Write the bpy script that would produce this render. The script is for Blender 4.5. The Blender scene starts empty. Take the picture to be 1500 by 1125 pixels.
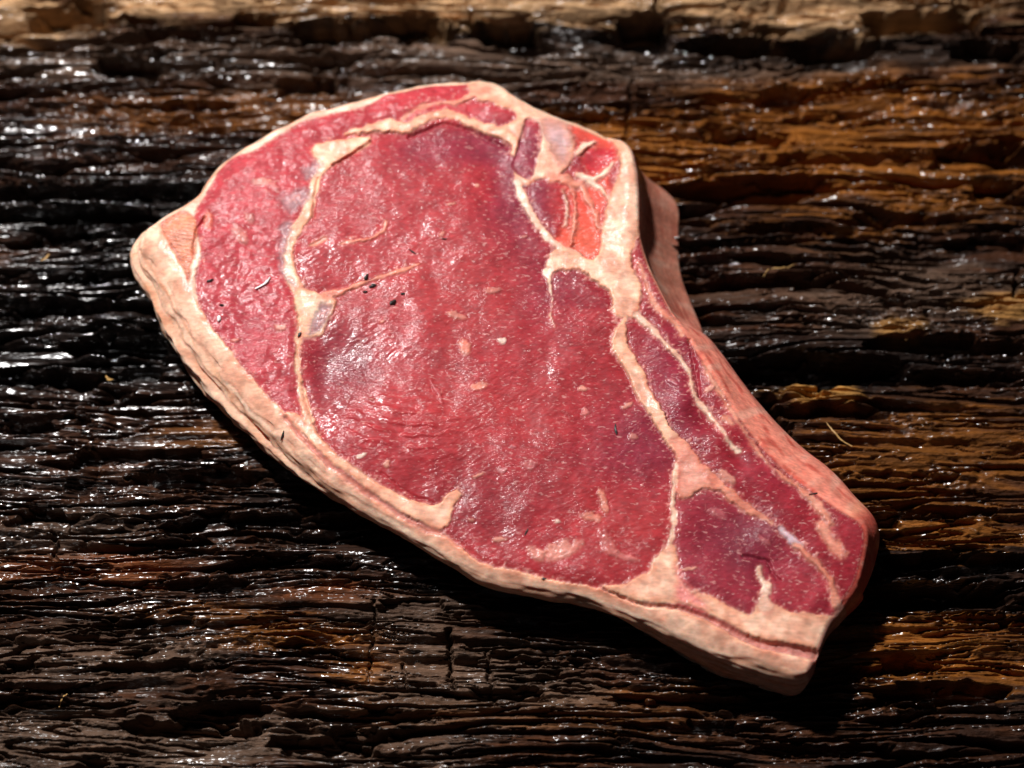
import bpy, math, random
import numpy as np

# ------------------------------------------------------------------ camera, world, lamp
SC = bpy.context.scene
COL = SC.collection
TILT = math.radians(22.0)
LENS, SENSOR = 85.0, 36.0
DIST = 0.709
TGT = (0.0, 0.0, 0.021)
TANH = SENSOR / 2 / LENS
CAMP = (TGT[0], TGT[1] - DIST * math.sin(TILT), TGT[2] + DIST * math.cos(TILT))
cam_d = bpy.data.cameras.new('camera')
cam_d.lens = LENS; cam_d.sensor_width = SENSOR
cam_d.clip_start = 0.02; cam_d.clip_end = 50
cam_d.dof.use_dof = True
cam_d.dof.focus_distance = DIST - 0.004
cam_d.dof.aperture_fstop = 5.0
cam_d.dof.aperture_blades = 0
cam = bpy.data.objects.new('camera', cam_d); COL.objects.link(cam)
cam.location = CAMP; cam.rotation_euler = (TILT, 0, 0)
SC.camera = cam

world = bpy.data.worlds.new('World'); SC.world = world
world.use_nodes = True
bgn = world.node_tree.nodes['Background']
bgn.inputs[0].default_value = (0.75, 0.85, 1.0, 1); bgn.inputs[1].default_value = 0.018

lamp_d = bpy.data.lights.new('key_lamp', 'AREA')
lamp_d.shape = 'DISK'; lamp_d.size = 0.036; lamp_d.energy = 14.6
lamp_d.color = (1.0, 0.985, 0.975)
lamp = bpy.data.objects.new('key_lamp', lamp_d); COL.objects.link(lamp)
lamp.location = (-0.275, 0.365, 0.775)
from mathutils import Vector
lamp.rotation_euler = (Vector((0, 0, 0)) - lamp.location).to_track_quat('-Z', 'Y').to_euler()

SC.view_settings.view_transform = 'Standard'
SC.view_settings.look = 'None'
SC.view_settings.exposure = 0.0
SC.view_settings.gamma = 1.0
SC.view_settings.use_curve_mapping = False
SC.cycles.use_denoising = True
SC.cycles.max_bounces = 6
SC.cycles.sample_clamp_indirect = 4.0
SC.cycles.caustics_reflective = False
SC.cycles.caustics_refractive = False

# ------------------------------------------------------------------ maths helpers (all lengths in mm)
def px2mm(px, py, z):
    """point of the photograph -> place on the level plane at height z (mm)"""
    px = np.asarray(px, float); py = np.asarray(py, float)
    a = (px - 750.0) / 750.0 * TANH
    b = (562.5 - py) / 750.0 * TANH
    ct, st = math.cos(TILT), math.sin(TILT)
    dy = b * ct + st; dz = b * st - ct
    t = (z / 1000.0 - CAMP[2]) / dz
    return (CAMP[0] + a * t) * 1000, (CAMP[1] + dy * t) * 1000

_G = {}
def noise(x, y, seed=0):
    """2-D gradient noise, about -1..1"""
    if seed not in _G:
        r = np.random.RandomState(seed * 7 + 13)
        ang = r.rand(256, 256) * 2 * np.pi
        _G[seed] = (np.cos(ang).astype(np.float32), np.sin(ang).astype(np.float32))
    gx, gy = _G[seed]
    x = np.asarray(x, np.float32); y = np.asarray(y, np.float32)
    fx = np.floor(x); fy = np.floor(y)
    ix = fx.astype(np.int32) & 255; iy = fy.astype(np.int32) & 255
    ix1 = (ix + 1) & 255; iy1 = (iy + 1) & 255
    u = x - fx; v = y - fy
    su = u * u * u * (u * (u * 6 - 15) + 10); sv = v * v * v * (v * (v * 6 - 15) + 10)
    a = gx[ix, iy] * u + gy[ix, iy] * v
    b = gx[ix1, iy] * (u - 1) + gy[ix1, iy] * v
    c = gx[ix, iy1] * u + gy[ix, iy1] * (v - 1)
    d = gx[ix1, iy1] * (u - 1) + gy[ix1, iy1] * (v - 1)
    return (a + (b - a) * su + ((c + (d - c) * su) - (a + (b - a) * su)) * sv) * 1.5

def fbm(x, y, seed=0, o=3, g=0.5):
    s = 0; a = 1.0
    for i in range(o):
        s = s + a * noise(x * 2 ** i + 17.3 * i, y * 2 ** i + 9.1 * i, seed + i); a *= g
    return s

def sst(a, b, x):
    t = np.clip((x - a) / (b - a), 0, 1)
    return t * t * (3 - 2 * t)

def catmull(P, step, closed=False):
    P = np.asarray(P, float); n = len(P)
    out = []
    rng = range(n) if closed else range(n - 1)
    for i in rng:
        if closed:
            p0, p1, p2, p3 = P[(i - 1) % n], P[i], P[(i + 1) % n], P[(i + 2) % n]
        else:
            p0, p1, p2, p3 = P[max(i - 1, 0)], P[i], P[i + 1], P[min(i + 2, n - 1)]
        L = np.hypot(*(p2 - p1)[:2]); k = max(1, int(round(L / step)))
        for t in np.arange(k) / k:
            out.append(0.5 * ((2 * p1) + (-p0 + p2) * t + (2 * p0 - 5 * p1 + 4 * p2 - p3) * t * t + (-p0 + 3 * p1 - 3 * p2 + p3) * t ** 3))
    if not closed: out.append(P[-1])
    return np.array(out)

def inside(X, Y, P):
    r = np.zeros(X.shape, bool); n = len(P)
    for i in range(n):
        x1, y1 = P[i]; x2, y2 = P[(i + 1) % n]
        if y1 == y2: continue
        c = ((y1 > Y) != (y2 > Y)) & (X < (x2 - x1) * (Y - y1) / (y2 - y1) + x1)
        r ^= c
    return r

def seg_dist(X, Y, A, B):
    dx, dy = B[0] - A[0], B[1] - A[1]; L = dx * dx + dy * dy + 1e-12
    t = np.clip(((X - A[0]) * dx + (Y - A[1]) * dy) / L, 0, 1)
    return np.hypot(X - A[0] - t * dx, Y - A[1] - t * dy), t

def grid_mesh(name, P, N, keep, mat, parent=None, cols=None, attrs=None):
    """P (ny,nx,3) in metres, keep = boolean per quad -> one mesh object with smooth given normals"""
    ny, nx = P.shape[:2]
    idx = np.arange(ny * nx).reshape(ny, nx)
    q = np.stack([idx[:-1, :-1], idx[:-1, 1:], idx[1:, 1:], idx[1:, :-1]], -1)[keep]
    used = np.unique(q); remap = np.zeros(ny * nx, np.int32); remap[used] = np.arange(len(used))
    q = remap[q].astype(np.int32)
    me = bpy.data.meshes.new(name)
    me.vertices.add(len(used)); me.loops.add(q.size); me.polygons.add(len(q))
    me.vertices.foreach_set('co', P.reshape(-1, 3)[used].astype(np.float32).ravel())
    me.loops.foreach_set('vertex_index', q.ravel())
    me.polygons.foreach_set('loop_start', np.arange(0, q.size, 4, dtype=np.int32))
    me.polygons.foreach_set('use_smooth', np.ones(len(q), bool))
    me.update(calc_edges=True)
    if cols is not None:
        a = me.attributes.new('col', 'FLOAT_COLOR', 'POINT')
        c = np.ones((len(used), 4), np.float32); c[:, :3] = cols.reshape(-1, 3)[used]
        a.data.foreach_set('color', c.ravel())
    for k, v in (attrs or {}).items():
        a = me.attributes.new(k, 'FLOAT', 'POINT'); a.data.foreach_set('value', v.reshape(-1)[used].astype(np.float32))
    if N is not None:
        me.normals_split_custom_set_from_vertices(N.reshape(-1, 3)[used].tolist())
    me.materials.append(mat)
    o = bpy.data.objects.new(name, me); COL.objects.link(o)
    if parent: o.parent = parent
    return o

def grid_normals(P):
    n = np.cross(np.gradient(P, axis=1), np.gradient(P, axis=0))
    return n / (np.linalg.norm(n, axis=-1, keepdims=True) + 1e-20)

# ------------------------------------------------------------------ materials
def new_mat(name):
    m = bpy.data.materials.new(name); m.use_nodes = True
    nt = m.node_tree
    return m, nt, nt.nodes['Principled BSDF']

def nd(nt, t, **kw):
    n = nt.nodes.new(t)
    for k, v in kw.items():
        if k.startswith('_'): setattr(n, k[1:], v)
        else: n.inputs[k.replace('__', ' ')].default_value = v
    return n

def ramp(nt, src, a, b, lo=0.0, hi=1.0):
    r = nd(nt, 'ShaderNodeMapRange'); nt.links.new(src, r.inputs[0])
    r.inputs[1].default_value = a; r.inputs[2].default_value = b; r.inputs[3].default_value = lo; r.inputs[4].default_value = hi
    return r.outputs[0]

def tex(nt, coord, scale, rot=0, sc=(1, 1, 1), detail=3, rough=0.55):
    mp = nd(nt, 'ShaderNodeMapping'); nt.links.new(coord, mp.inputs[0])
    mp.inputs['Rotation'].default_value = (0, 0, rot); mp.inputs['Scale'].default_value = sc
    t = nd(nt, 'ShaderNodeTexNoise', Scale=scale, Detail=detail, Roughness=rough); nt.links.new(mp.outputs[0], t.inputs['Vector'])
    return t.outputs['Fac']

def mathn(nt, op, a, b):
    n = nd(nt, 'ShaderNodeMath', _operation=op)
    for i, v in enumerate((a, b)):
        if isinstance(v, (int, float)): n.inputs[i].default_value = v
        else: nt.links.new(v, n.inputs[i])
    return n.outputs[0]

def mixc(nt, fac, a, b, mode='MIX'):
    n = nd(nt, 'ShaderNodeMix', _data_type='RGBA', _blend_type=mode)
    for i, v in ((0, fac), (6, a), (7, b)):
        if isinstance(v, (int, float)): n.inputs[i].default_value = v
        elif isinstance(v, tuple): n.inputs[i].default_value = v
        else: nt.links.new(v, n.inputs[i])
    return n.outputs[2]

def meat_material():
    m, nt, b = new_mat('raw_meat')
    L = nt.links
    co = nd(nt, 'ShaderNodeTexCoord').outputs['Object']
    col = nd(nt, 'ShaderNodeAttribute', _attribute_name='col').outputs['Color']
    fat = nd(nt, 'ShaderNodeAttribute', _attribute_name='fat').outputs['Fac']
    lean = mathn(nt, 'SUBTRACT', 1.0, fat)
    # pigment: fine mottling
    n1 = tex(nt, co, 260, detail=4)
    n2 = tex(nt, co, 900, rot=0.42, sc=(0.45, 1.3, 1), detail=2)
    k = mathn(nt, 'MULTIPLY', ramp(nt, n1, 0.3, 0.7, 0.82, 1.18), ramp(nt, n2, 0.3, 0.7, 0.83, 1.17))
    kc = nd(nt, 'ShaderNodeCombineColor')
    for i in range(3): L.new(k, kc.inputs[i])
    c = mixc(nt, 1.0, col, kc.outputs[0], 'MULTIPLY')
    # tiny pale flecks of fat in the lean
    fl = tex(nt, co, 1100, rot=0.42, sc=(0.5, 1.1, 1), detail=1)
    flm = mathn(nt, 'MULTIPLY', ramp(nt, fl, 0.62, 0.74), mathn(nt, 'MULTIPLY', lean, 0.5))
    c = mixc(nt, flm, c, (0.60, 0.30, 0.27, 1))
    L.new(c, b.inputs['Base Color'])
    # wet relief: fine for the wet film, coarser for the flesh
    f1 = tex(nt, co, 2900, rot=0.42, sc=(0.36, 1.15, 1), detail=1, rough=0.5)
    f2 = tex(nt, co, 620, rot=0.42, sc=(0.45, 1.2, 1), detail=2)
    f3 = tex(nt, co, 1700, detail=1)
    patch = ramp(nt, tex(nt, co, 75, detail=2), 0.36, 0.62, 0.35, 1.25)
    hl = mathn(nt, 'ADD', mathn(nt, 'MULTIPLY', mathn(nt, 'MULTIPLY', f1, 0.52), patch), mathn(nt, 'MULTIPLY', f2, 0.24))
    hf = mathn(nt, 'ADD', mathn(nt, 'MULTIPLY', f3, 0.22), mathn(nt, 'MULTIPLY', tex(nt, co, 480, detail=2), 0.30))
    hmix = nd(nt, 'ShaderNodeMix', _data_type='FLOAT')
    L.new(fat, hmix.inputs[0]); L.new(hl, hmix.inputs[2]); L.new(hf, hmix.inputs[3])
    bp = nd(nt, 'ShaderNodeBump', Strength=1.0, Distance=0.00036)
    L.new(hmix.outputs[0], bp.inputs['Height'])
    bq = nd(nt, 'ShaderNodeBump', Strength=1.0, Distance=0.00014)
    L.new(hmix.outputs[0], bq.inputs['Height']); L.new(bq.outputs[0], b.inputs['Normal'])
    b.inputs['Roughness'].default_value = 0.48
    b.inputs['Specular IOR Level'].default_value = 0.12
    L.new(ramp(nt, fat, 0, 1, 0.4, 0.7), b.inputs['Subsurface Weight'])
    b.inputs['Subsurface Radius'].default_value = (1.0, 0.30, 0.20)
    b.inputs['Subsurface Scale'].default_value = 0.0020
    L.new(ramp(nt, fat, 0, 1, 0.30, 0.26), b.inputs['Coat Weight'])
    L.new(ramp(nt, fat, 0, 1, 0.13, 0.24), b.inputs['Coat Roughness'])
    b.inputs['Coat IOR'].default_value = 1.4
    L.new(bp.outputs[0], b.inputs['Coat Normal'])
    return m

def wood_material():
    m, nt, b = new_mat('wet_weathered_wood')
    L = nt.links
    co = nd(nt, 'ShaderNodeTexCoord').outputs['Object']
    col = nd(nt, 'ShaderNodeAttribute', _attribute_name='col').outputs['Color']
    dry = nd(nt, 'ShaderNodeAttribute', _attribute_name='dry').outputs['Fac']
    g1 = tex(nt, co, 420, rot=0.0, sc=(0.14, 1.6, 1), detail=5, rough=0.65)
    g2 = tex(nt, co, 200, sc=(0.3, 1.0, 1), detail=5)
    k = mathn(nt, 'MULTIPLY', ramp(nt, g1, 0.3, 0.7, 0.55, 1.5), ramp(nt, g2, 0.3, 0.7, 0.65, 1.35))
    kc = nd(nt, 'ShaderNodeCombineColor')
    for i in range(3): L.new(k, kc.inputs[i])
    L.new(mixc(nt, 1.0, col, kc.outputs[0], 'MULTIPLY'), b.inputs['Base Color'])
    h = mathn(nt, 'ADD', mathn(nt, 'MULTIPLY', tex(nt, co, 700, sc=(0.2, 1.2, 1), detail=4, rough=0.65), 1.0), mathn(nt, 'ADD', mathn(nt, 'MULTIPLY', tex(nt, co, 900, sc=(0.6, 1, 1), detail=3), 0.7), mathn(nt, 'MULTIPLY', g1, 0.8)))
    bp = nd(nt, 'ShaderNodeBump', Strength=1.0, Distance=0.0011)
    L.new(h, bp.inputs['Height']); L.new(bp.outputs[0], b.inputs['Normal'])
    film = mathn(nt, 'ADD', mathn(nt, 'MULTIPLY', tex(nt, co, 420, sc=(0.22, 1.1, 1), detail=2), 1.0), mathn(nt, 'MULTIPLY', tex(nt, co, 1000, sc=(0.35, 1, 1), detail=1), 0.4))
    slick = nd(nt, 'ShaderNodeAttribute', _attribute_name='slick').outputs['Fac']
    bq = nd(nt, 'ShaderNodeBump', Distance=0.0008)
    L.new(ramp(nt, slick, 0, 1, 1.0, 0.16), bq.inputs['Strength'])
    L.new(film, bq.inputs['Height']); L.new(bq.outputs[0], b.inputs['Coat Normal'])
    b.inputs['Roughness'].default_value = 0.62
    b.inputs['Specular IOR Level'].default_value = 0.12
    L.new(ramp(nt, dry, 0.05, 0.8, 1.0, 0.06), b.inputs['Coat Weight'])
    L.new(ramp(nt, tex(nt, co, 60, sc=(0.5, 1, 1), detail=2), 0.35, 0.65, 0.13, 0.27), b.inputs['Coat Roughness'])
    b.inputs['Coat IOR'].default_value = 1.6
    return m

def plain_mat(name, color, rough=0.5, sub=0.0):
    m, nt, b = new_mat(name)
    co = nd(nt, 'ShaderNodeTexCoord').outputs['Object']
    n = tex(nt, co, 1500, detail=3)
    c = mixc(nt, ramp(nt, n, 0.3, 0.7), tuple(v * 0.7 for v in color) + (1,), tuple(min(1, v * 1.3) for v in color) + (1,))
    nt.links.new(c, b.inputs['Base Color'])
    b.inputs['Roughness'].default_value = rough
    return m

MEAT = meat_material()
WOOD = wood_material()

# ------------------------------------------------------------------ wooden surface
def wood_feature(X, YW, px0, px1, py0, py1, sharp=0.35):
    """soft elongated blob covering a box given in photograph pixels -> 0..1"""
    xa, ya = px2mm(px0, (py0 + py1) / 2, 0); xb, yb = px2mm(px1, (py0 + py1) / 2, 0)
    _, yt = px2mm((px0 + px1) / 2, py0, 0); _, yu = px2mm((px0 + px1) / 2, py1, 0)
    cx, cy = (xa + xb) / 2, (yt + yu) / 2; a, c = abs(xb - xa) / 2, abs(yt - yu) / 2
    r = np.abs((X - cx) / a) ** 2.5 + np.abs((YW - cy) / c) ** 2
    return sst(1.0 + sharp, 1.0 - sharp, r)

# dark hollows of the photograph: x0, x1, y0, y1, depth mm
PITS = [
    (50, 165, 6, 38, 5), (145, 250, 84, 122, 5), (430, 560, 30, 62, 5), (540, 670, 18, 66, 6), (690, 800, 26, 70, 6),
    (875, 980, 28, 68, 6), (1000, 1180, 44, 84, 6), (1150, 1290, 46, 98, 6), (1265, 1430, 18, 48, 6), (1390, 1500, 60, 92, 4),
    (220, 330, 40, 62, 4), (330, 420, 20, 40, 3), (395, 500, 120, 142, 3), (240, 330, 150, 166, 2.5),
    (0, 330, 268, 298, 3.5), (0, 260, 305, 330, 3.5), (60, 230, 332, 352, 3), (0, 120, 350, 362, 2),
    (100, 260, 488, 522, 4.5), (0, 150, 547, 566, 3.5), (0, 200, 440, 458, 3), (60, 215, 400, 412, 2), (150, 260, 535, 555, 2.5),
    (0, 90, 620, 640, 3), (100, 300, 660, 676, 2.5), (200, 380, 690, 715, 3), (20, 120, 745, 770, 3), (120, 250, 600, 612, 2),
    (250, 520, 752, 790, 2.5), (330, 520, 820, 850, 2.5), (235, 370, 850, 868, 2), (120, 300, 905, 925, 2),
    (265, 392, 1024, 1058, 4.5), (180, 385, 1052, 1082, 5), (390, 540, 1078, 1104, 4), (0, 60, 965, 985, 3), (150, 330, 975, 990, 2.5),
    (500, 560, 1060, 1092, 4), (430, 640, 1040, 1062, 2.5),
    (1095, 1195, 130, 158, 3.5), (1365, 1510, 212, 248, 4), (1000, 1215, 262, 294, 4.5), (1405, 1510, 262, 292, 4), (1160, 1260, 170, 182, 2),
    (1240, 1380, 225, 240, 2.5), (1030, 1150, 195, 212, 2.5), (1270, 1420, 310, 326, 2.5), (1080, 1260, 330, 345, 2.5), (1390, 1510, 345, 362, 2.5),
    (1045, 1320, 518, 562, 6), (1280, 1510, 492, 516, 4.5), (1300, 1510, 540, 556, 3.5), (1060, 1150, 596, 660, 4), (1040, 1190, 408, 422, 2.5), (1290, 1500, 440, 452, 2),
    (1150, 1290, 600, 614, 3), (1250, 1400, 690, 702, 2.5), (1290, 1510, 808, 842, 4.5), (1265, 1470, 856, 896, 4.5), (1380, 1500, 905, 920, 2),
    (1285, 1368, 962, 986, 4), (1287, 1488, 1002, 1030, 5), (1210, 1300, 975, 996, 3), (1220, 1330, 760, 775, 3), (1350, 1500, 742, 756, 2.5),
    (880, 1080, 1020, 1034, 2), (700, 800, 1010, 1026, 2.5), (560, 650, 880, 900, 2), (590, 640, 1000, 1012, 2), (930, 1100, 1060, 1072, 2), (1090, 1300, 1090, 1102, 2),
]
# proud ridges: x0, x1, y0, y1, height mm
RIDGES = [
    (-20, 480, 45, 130, 1.8), (420, 1000, 66, 112, 2.0), (-50, 1550, -60, 24, 3.0), (1000, 1500, 98, 118, 1.0),
    (140, 225, 462, 486, 1.6), (-10, 110, 424, 440, 1.4), (140, 255, 518, 530, 1.3), (40, 150, 538, 549, 1.3), (-10, 220, 568, 590, 1.8), (-10, 140, 592, 615, 1.5),
    (-20, 120, 680, 730, 1.4), (110, 180, 604, 626, 1.2), (150, 330, 720, 740, 1.0), (-10, 90, 755, 780, 1.4), (85, 180, 752, 775, 1.4),
    (1130, 1268, 566, 596, 3.0), (1265, 1440, 570, 592, 1.0), (1265, 1500, 842, 852, 1.5), (1290, 1480, 1028, 1038, 1.6), (1300, 1366, 974, 984, 1.6),
    (1300, 1350, 1000, 1008, 1.5), (1250, 1480, 930, 960, 1.2), (1050, 1320, 460, 475, 1.0), (1300, 1400, 455, 490, 1.6), (1395, 1500, 440, 480, 1.6),
    (-10, 400, 960, 1030, 1.0), (545, 660, 900, 935, 1.5), (660, 760, 920, 980, 1.4), (270, 400, 1056, 1072, 1.6), (380, 480, 1070, 1095, 1.4),
]
# stains, pigments and shade of hollows as colour: x, y, radius x, radius y, colour, amount
TAN = (0.44, 0.26, 0.13); GREY = (0.098, 0.057, 0.037); ORANGE = (0.25, 0.082, 0.010); BROWN = (0.052, 0.017, 0.006); BLACK = (0.010, 0.005, 0.0035); OCHRE = (0.42, 0.20, 0.05)
PIGMENT_AND_SHADE = [
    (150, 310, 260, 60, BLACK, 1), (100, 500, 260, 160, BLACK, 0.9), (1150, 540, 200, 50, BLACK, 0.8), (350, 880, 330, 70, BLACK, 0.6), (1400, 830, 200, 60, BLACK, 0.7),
    (1250, 200, 330, 120, ORANGE, 0.85), (900, 220, 160, 70, ORANGE, 0.75), (330, 165, 240, 40, ORANGE, 0.45), (1380, 680, 250, 90, ORANGE, 0.55), (1330, 960, 280, 60, ORANGE, 0.7),
    (1400, 780, 160, 26, ORANGE, 0.6), (560, 985, 90, 26, ORANGE, 0.75), (900, 1040, 160, 46, ORANGE, 0.45), (1150, 1060, 260, 40, BROWN, 0.7), (250, 850, 300, 60, BROWN, 0.6),
    (200, 620, 200, 60, BROWN, 0.5), (1300, 430, 250, 60, GREY, 0.75), (1150, 400, 130, 30, BROWN, 0.7), (330, 905, 160, 20, ORANGE, 0.35),
    (640, 1045, 200, 24, ORANGE, 0.6), (430, 935, 150, 22, ORANGE, 0.6), (330, 640, 130, 22, ORANGE, 0.4), (120, 830, 170, 26, (0.16, 0.045, 0.012), 0.8), (480, 870, 120, 22, (0.16, 0.045, 0.012), 0.7), (180, 1080, 120, 16, ORANGE, 0.5),
    (80, 970, 260, 60, GREY, 0.9), (300, 1085, 420, 60, GREY, 1.0), (730, 1000, 210, 70, GREY, 0.9), (600, 905, 130, 40, GREY, 0.7), (60, 780, 160, 40, GREY, 0.6),
    (300, 80, 420, 50, GREY, 0.9), (800, 95, 420, 40, GREY, 1.0), (1250, 75, 330, 30, GREY, 0.7), (760, 44, 420, 24, BLACK, 0.8), (1200, 70, 330, 28, BLACK, 0.7), (700, 6, 1200, 30, TAN, 0.95), (60, 40, 110, 26, TAN, 0.7), (1200, 30, 200, 22, TAN, 0.9),  # BLACK: dark wood of the top crevice, its shade put into the colour too
    (1195, 580, 72, 20, OCHRE, 1.0), (1480, 450, 60, 26, OCHRE, 0.6), (1320, 480, 44, 14, OCHRE, 0.6), (1340, 930, 110, 40, ORANGE, 0.5),
]

def build_wood():
    def axis(lo, hi, step, far, grow):
        c = list(np.arange(lo, hi, step)); s = step
        a, b = c[0], c[-1]; left, right = [], []
        while b < far:
            s *= grow; b += s; right.append(b)
        s = step
        while a > -far:
            s *= grow; a -= s; left.append(a)
        return np.array(left[::-1] + c + right)
    xs = axis(-166, 166, 0.40, 520, 1.09)
    ys = axis(-128, 146, 0.27, 430, 1.09)
    X, Y = np.meshgrid(xs.astype(np.float32), ys.astype(np.float32))
    ppx, ppy = X, Y
    W = 4.0 * fbm(X / 130, Y / 60, 3, 2) + 0.9 * noise(X / 34, Y / 9, 8)
    YW = Y + W
    YF = Y + 0.8 * W + 0.8 * noise(X / 24, Y / 6, 12) + 0.22 * noise(X / 4.2, Y / 2.2, 14)
    h = 2.1 * fbm(X / 130, YW / 24, 21, 2)
    t1 = noise(X / 95, YW / 4.6, 31); h += 1.3 * np.tanh(4.5 * t1)
    t2 = noise(X / 48, YF / 2.3, 33); h += 0.6 * np.tanh(4.5 * t2)
    # strands
    s1 = noise(X / 20, YF / 1.15, 41); s2 = noise(X / 9.0, YF / 0.75, 43); s3 = noise(X / 2.6, YF / 0.95, 45)
    s4 = noise(X / 12, YF / 1.9, 46)
    s5 = noise(X / 8, YF / 0.42, 49) + 0.6 * noise(X / 3.5, YF / 0.36, 50)
    calm = 0.22 + 0.98 * sst(-0.3, 0.35, noise(X / 34, YW / 9, 47) + 0.4 * noise(X / 12, YW / 5, 48))
    strand = 0.62 * (0.8 - 2 * np.abs(s1)) + 0.38 * s2 + 0.34 * s3 + 0.6 * (0.6 - 2 * np.abs(s4))
    rot = sst(-0.35, 0.5, noise(X / 48, Y / 22, 51))          # rotten, broken-up areas
    lump = noise(X / 4.5, YF / 2.4, 53) * 0.8 + noise(X / 2.0, Y / 1.3, 55) * 0.4 + noise(X / 8, YF / 3.6, 57) * 0.8
    lx_, ly_ = px2mm(90, 540, 0)
    calm = calm * (1 - 0.72 * sst(1.5, 0.5, np.hypot((X - lx_) / 52, (Y - ly_) / 50)))
    h += 0.16 * s5
    h += strand * calm * (0.52 + 0.4 * rot) + lump * calm * (0.6 + 1.1 * rot)
    # long checks in the grain
    for sd, sx, sy, wd, dp in ((61, 110, 5.6, 0.14, 8.0), (63, 60, 3.4, 0.14, 5.5), (65, 32, 2.4, 0.12, 3.2), (67, 18, 1.7, 0.10, 1.6)):
        c = noise(X / sx, YF / sy, sd); mk = sst(-0.15, 0.25, noise(X / (sx * 1.2), Y / (sy * 4), sd + 1))
        h -= dp * sst(wd, wd * 0.25, np.abs(c)) * mk
    # across-grain cracks
    for (x0, y0, x1, y1, w, dp) in ((548, 880, 540, 1000, 0.6, 2.5), (657, 925, 663, 1010, 0.7, 3.0), (715, 955, 722, 1032, 0.7, 2.5), (82, 775, 78, 820, 0.8, 3), (925, 120, 918, 200, 0.8, 2.2), (1490, 392, 1488, 432, 1.2, 3.5), (700, 60, 690, 20, 1.0, 3), (962, 10, 985, 66, 1.0, 3), (1075, 1010, 1085, 1050, 0.6, 1.5), (590, 970, 596, 1010, 0.5, 2)):
        A = px2mm(x0, y0, 0); B = px2mm(x1, y1, 0)
        bx = (X > min(A[0], B[0]) - 6) & (X < max(A[0], B[0]) + 6) & (Y > min(A[1], B[1]) - 6) & (Y < max(A[1], B[1]) + 6)
        xx, yy = X[bx], Y[bx]
        dd, _ = seg_dist(xx + 1.1 * noise(xx / 3, yy / 2.6, 71), yy, A, B)
        h[bx] -= dp * sst(w, w * 0.3, dd)
    YP = Y + 0.28 * W + 1.3 * noise(X / 9, Y / 7, 73) + 0.9 * noise(X / 5.0, Y / 3.0, 74) + 0.35 * s3
    XP = X + 6 * noise(X / 14, Y / 4, 75)
    for (a, b, c, d, dp) in PITS:
        h -= 2.3 * dp * wood_feature(XP + 2.2 * s4 + 1.5 * s3, YP + 0.7 * s1, a, b, c, d, 0.3) * (1 + 0.5 * t2)
    for (a, b, c, d, hh) in RIDGES:
        h += hh * (1.7 if b < 260 else 1.0) * wood_feature(XP, YP, a, b, c, d, 0.6)
    # knot hole in the pale splinter
    h -= 2.5 * wood_feature(X, Y, 1178, 1202, 571, 582, 0.4)
    # pigment, with shade of the top hollows painted in
    col = np.empty(X.shape + (3,), np.float32); col[:] = BROWN
    streak = noise(X / 40, YF / 2.0, 81) * 0.55 + noise(X / 14, YF / 0.9, 83) * 0.45
    big = fbm(X / 50, YW / 16, 85, 2)
    m = sst(-0.35, 0.55, streak + 0.5 * big)[..., None]
    col = col * 1.0 + (np.array(BLACK, np.float32) - col) * (1 - m) * 0.75
    dry = np.full(X.shape, 0.48, np.float32)
    for (x, y, rx, ry, c, am) in PIGMENT_AND_SHADE:
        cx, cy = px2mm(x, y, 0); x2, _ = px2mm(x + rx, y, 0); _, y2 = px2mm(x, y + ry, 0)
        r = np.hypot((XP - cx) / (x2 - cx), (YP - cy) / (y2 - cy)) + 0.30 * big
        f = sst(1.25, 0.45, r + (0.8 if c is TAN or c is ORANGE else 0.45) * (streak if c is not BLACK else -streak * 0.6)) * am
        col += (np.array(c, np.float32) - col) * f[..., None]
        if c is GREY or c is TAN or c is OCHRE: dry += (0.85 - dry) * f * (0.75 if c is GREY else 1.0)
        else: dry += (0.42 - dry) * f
    # water lies in patches over the grey wood too
    wetp = sst(0.0, 0.5, fbm(X / 34, YW / 12, 91, 3))
    dry = dry + 0.25 * sst(0.1, -0.5, fbm(X / 34, YW / 12, 91, 3))
    dry = dry * (1 - 0.7 * wetp * (0.4 + 0.6 * sst(-85, -60, Y)))
    xx, yy = px2mm(400, 95, 0)
    band = np.exp(-((Y - yy - 0.3 * W) / 9) ** 2) * sst(70, 0, X)
    dry = dry * (1 - 0.6 * band)
    lx_, ly_ = px2mm(90, 540, 0)
    slick = sst(1.5, 0.5, np.hypot((X - lx_) / 52, (Y - ly_) / 50) + 0.3 * big)
    l2_, m2_ = px2mm(90, 150, 0)
    slick = np.maximum(slick, 0.9 * sst(1.5, 0.5, np.hypot((X - l2_) / 60, (Y - m2_) / 24) + 0.3 * big))
    slick = np.maximum(slick, 0.5 * sst(0.1, 0.5, noise(X / 40, YW / 8, 95)))
    dry = dry * (1 - slick)
    far = np.clip(sst(150, 190, np.abs(X)) + sst(125, 165, np.abs(Y - 9)), 0, 1)
    dry = np.maximum(dry, 0.85 * far); slick = slick * (1 - far)
    P = np.stack([X, Y, h], -1) / 1000.0
    # the beam's far sides drop away
    N = grid_normals(P)
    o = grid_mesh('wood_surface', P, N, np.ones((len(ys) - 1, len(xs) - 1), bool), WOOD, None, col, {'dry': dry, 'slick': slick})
    o['kind'] = 'structure'; o['label'] = 'dark wet weathered timber surface with cracked, splintered grain'
    return xs, ys, h
WX, WY, WH = build_wood()
def wood_z(x, y):
    i = np.clip(np.searchsorted(WX, x), 1, len(WX) - 1); j = np.clip(np.searchsorted(WY, y), 1, len(WY) - 1)
    return float(WH[j, i])

# ------------------------------------------------------------------ steak
TZ = 22.0     # height of the cut face above the wood
def PT(pts, z=TZ):
    a = np.asarray(pts, float); x, y = px2mm(a[:, 0], a[:, 1], z)
    return np.stack([x, y], -1)

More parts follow.
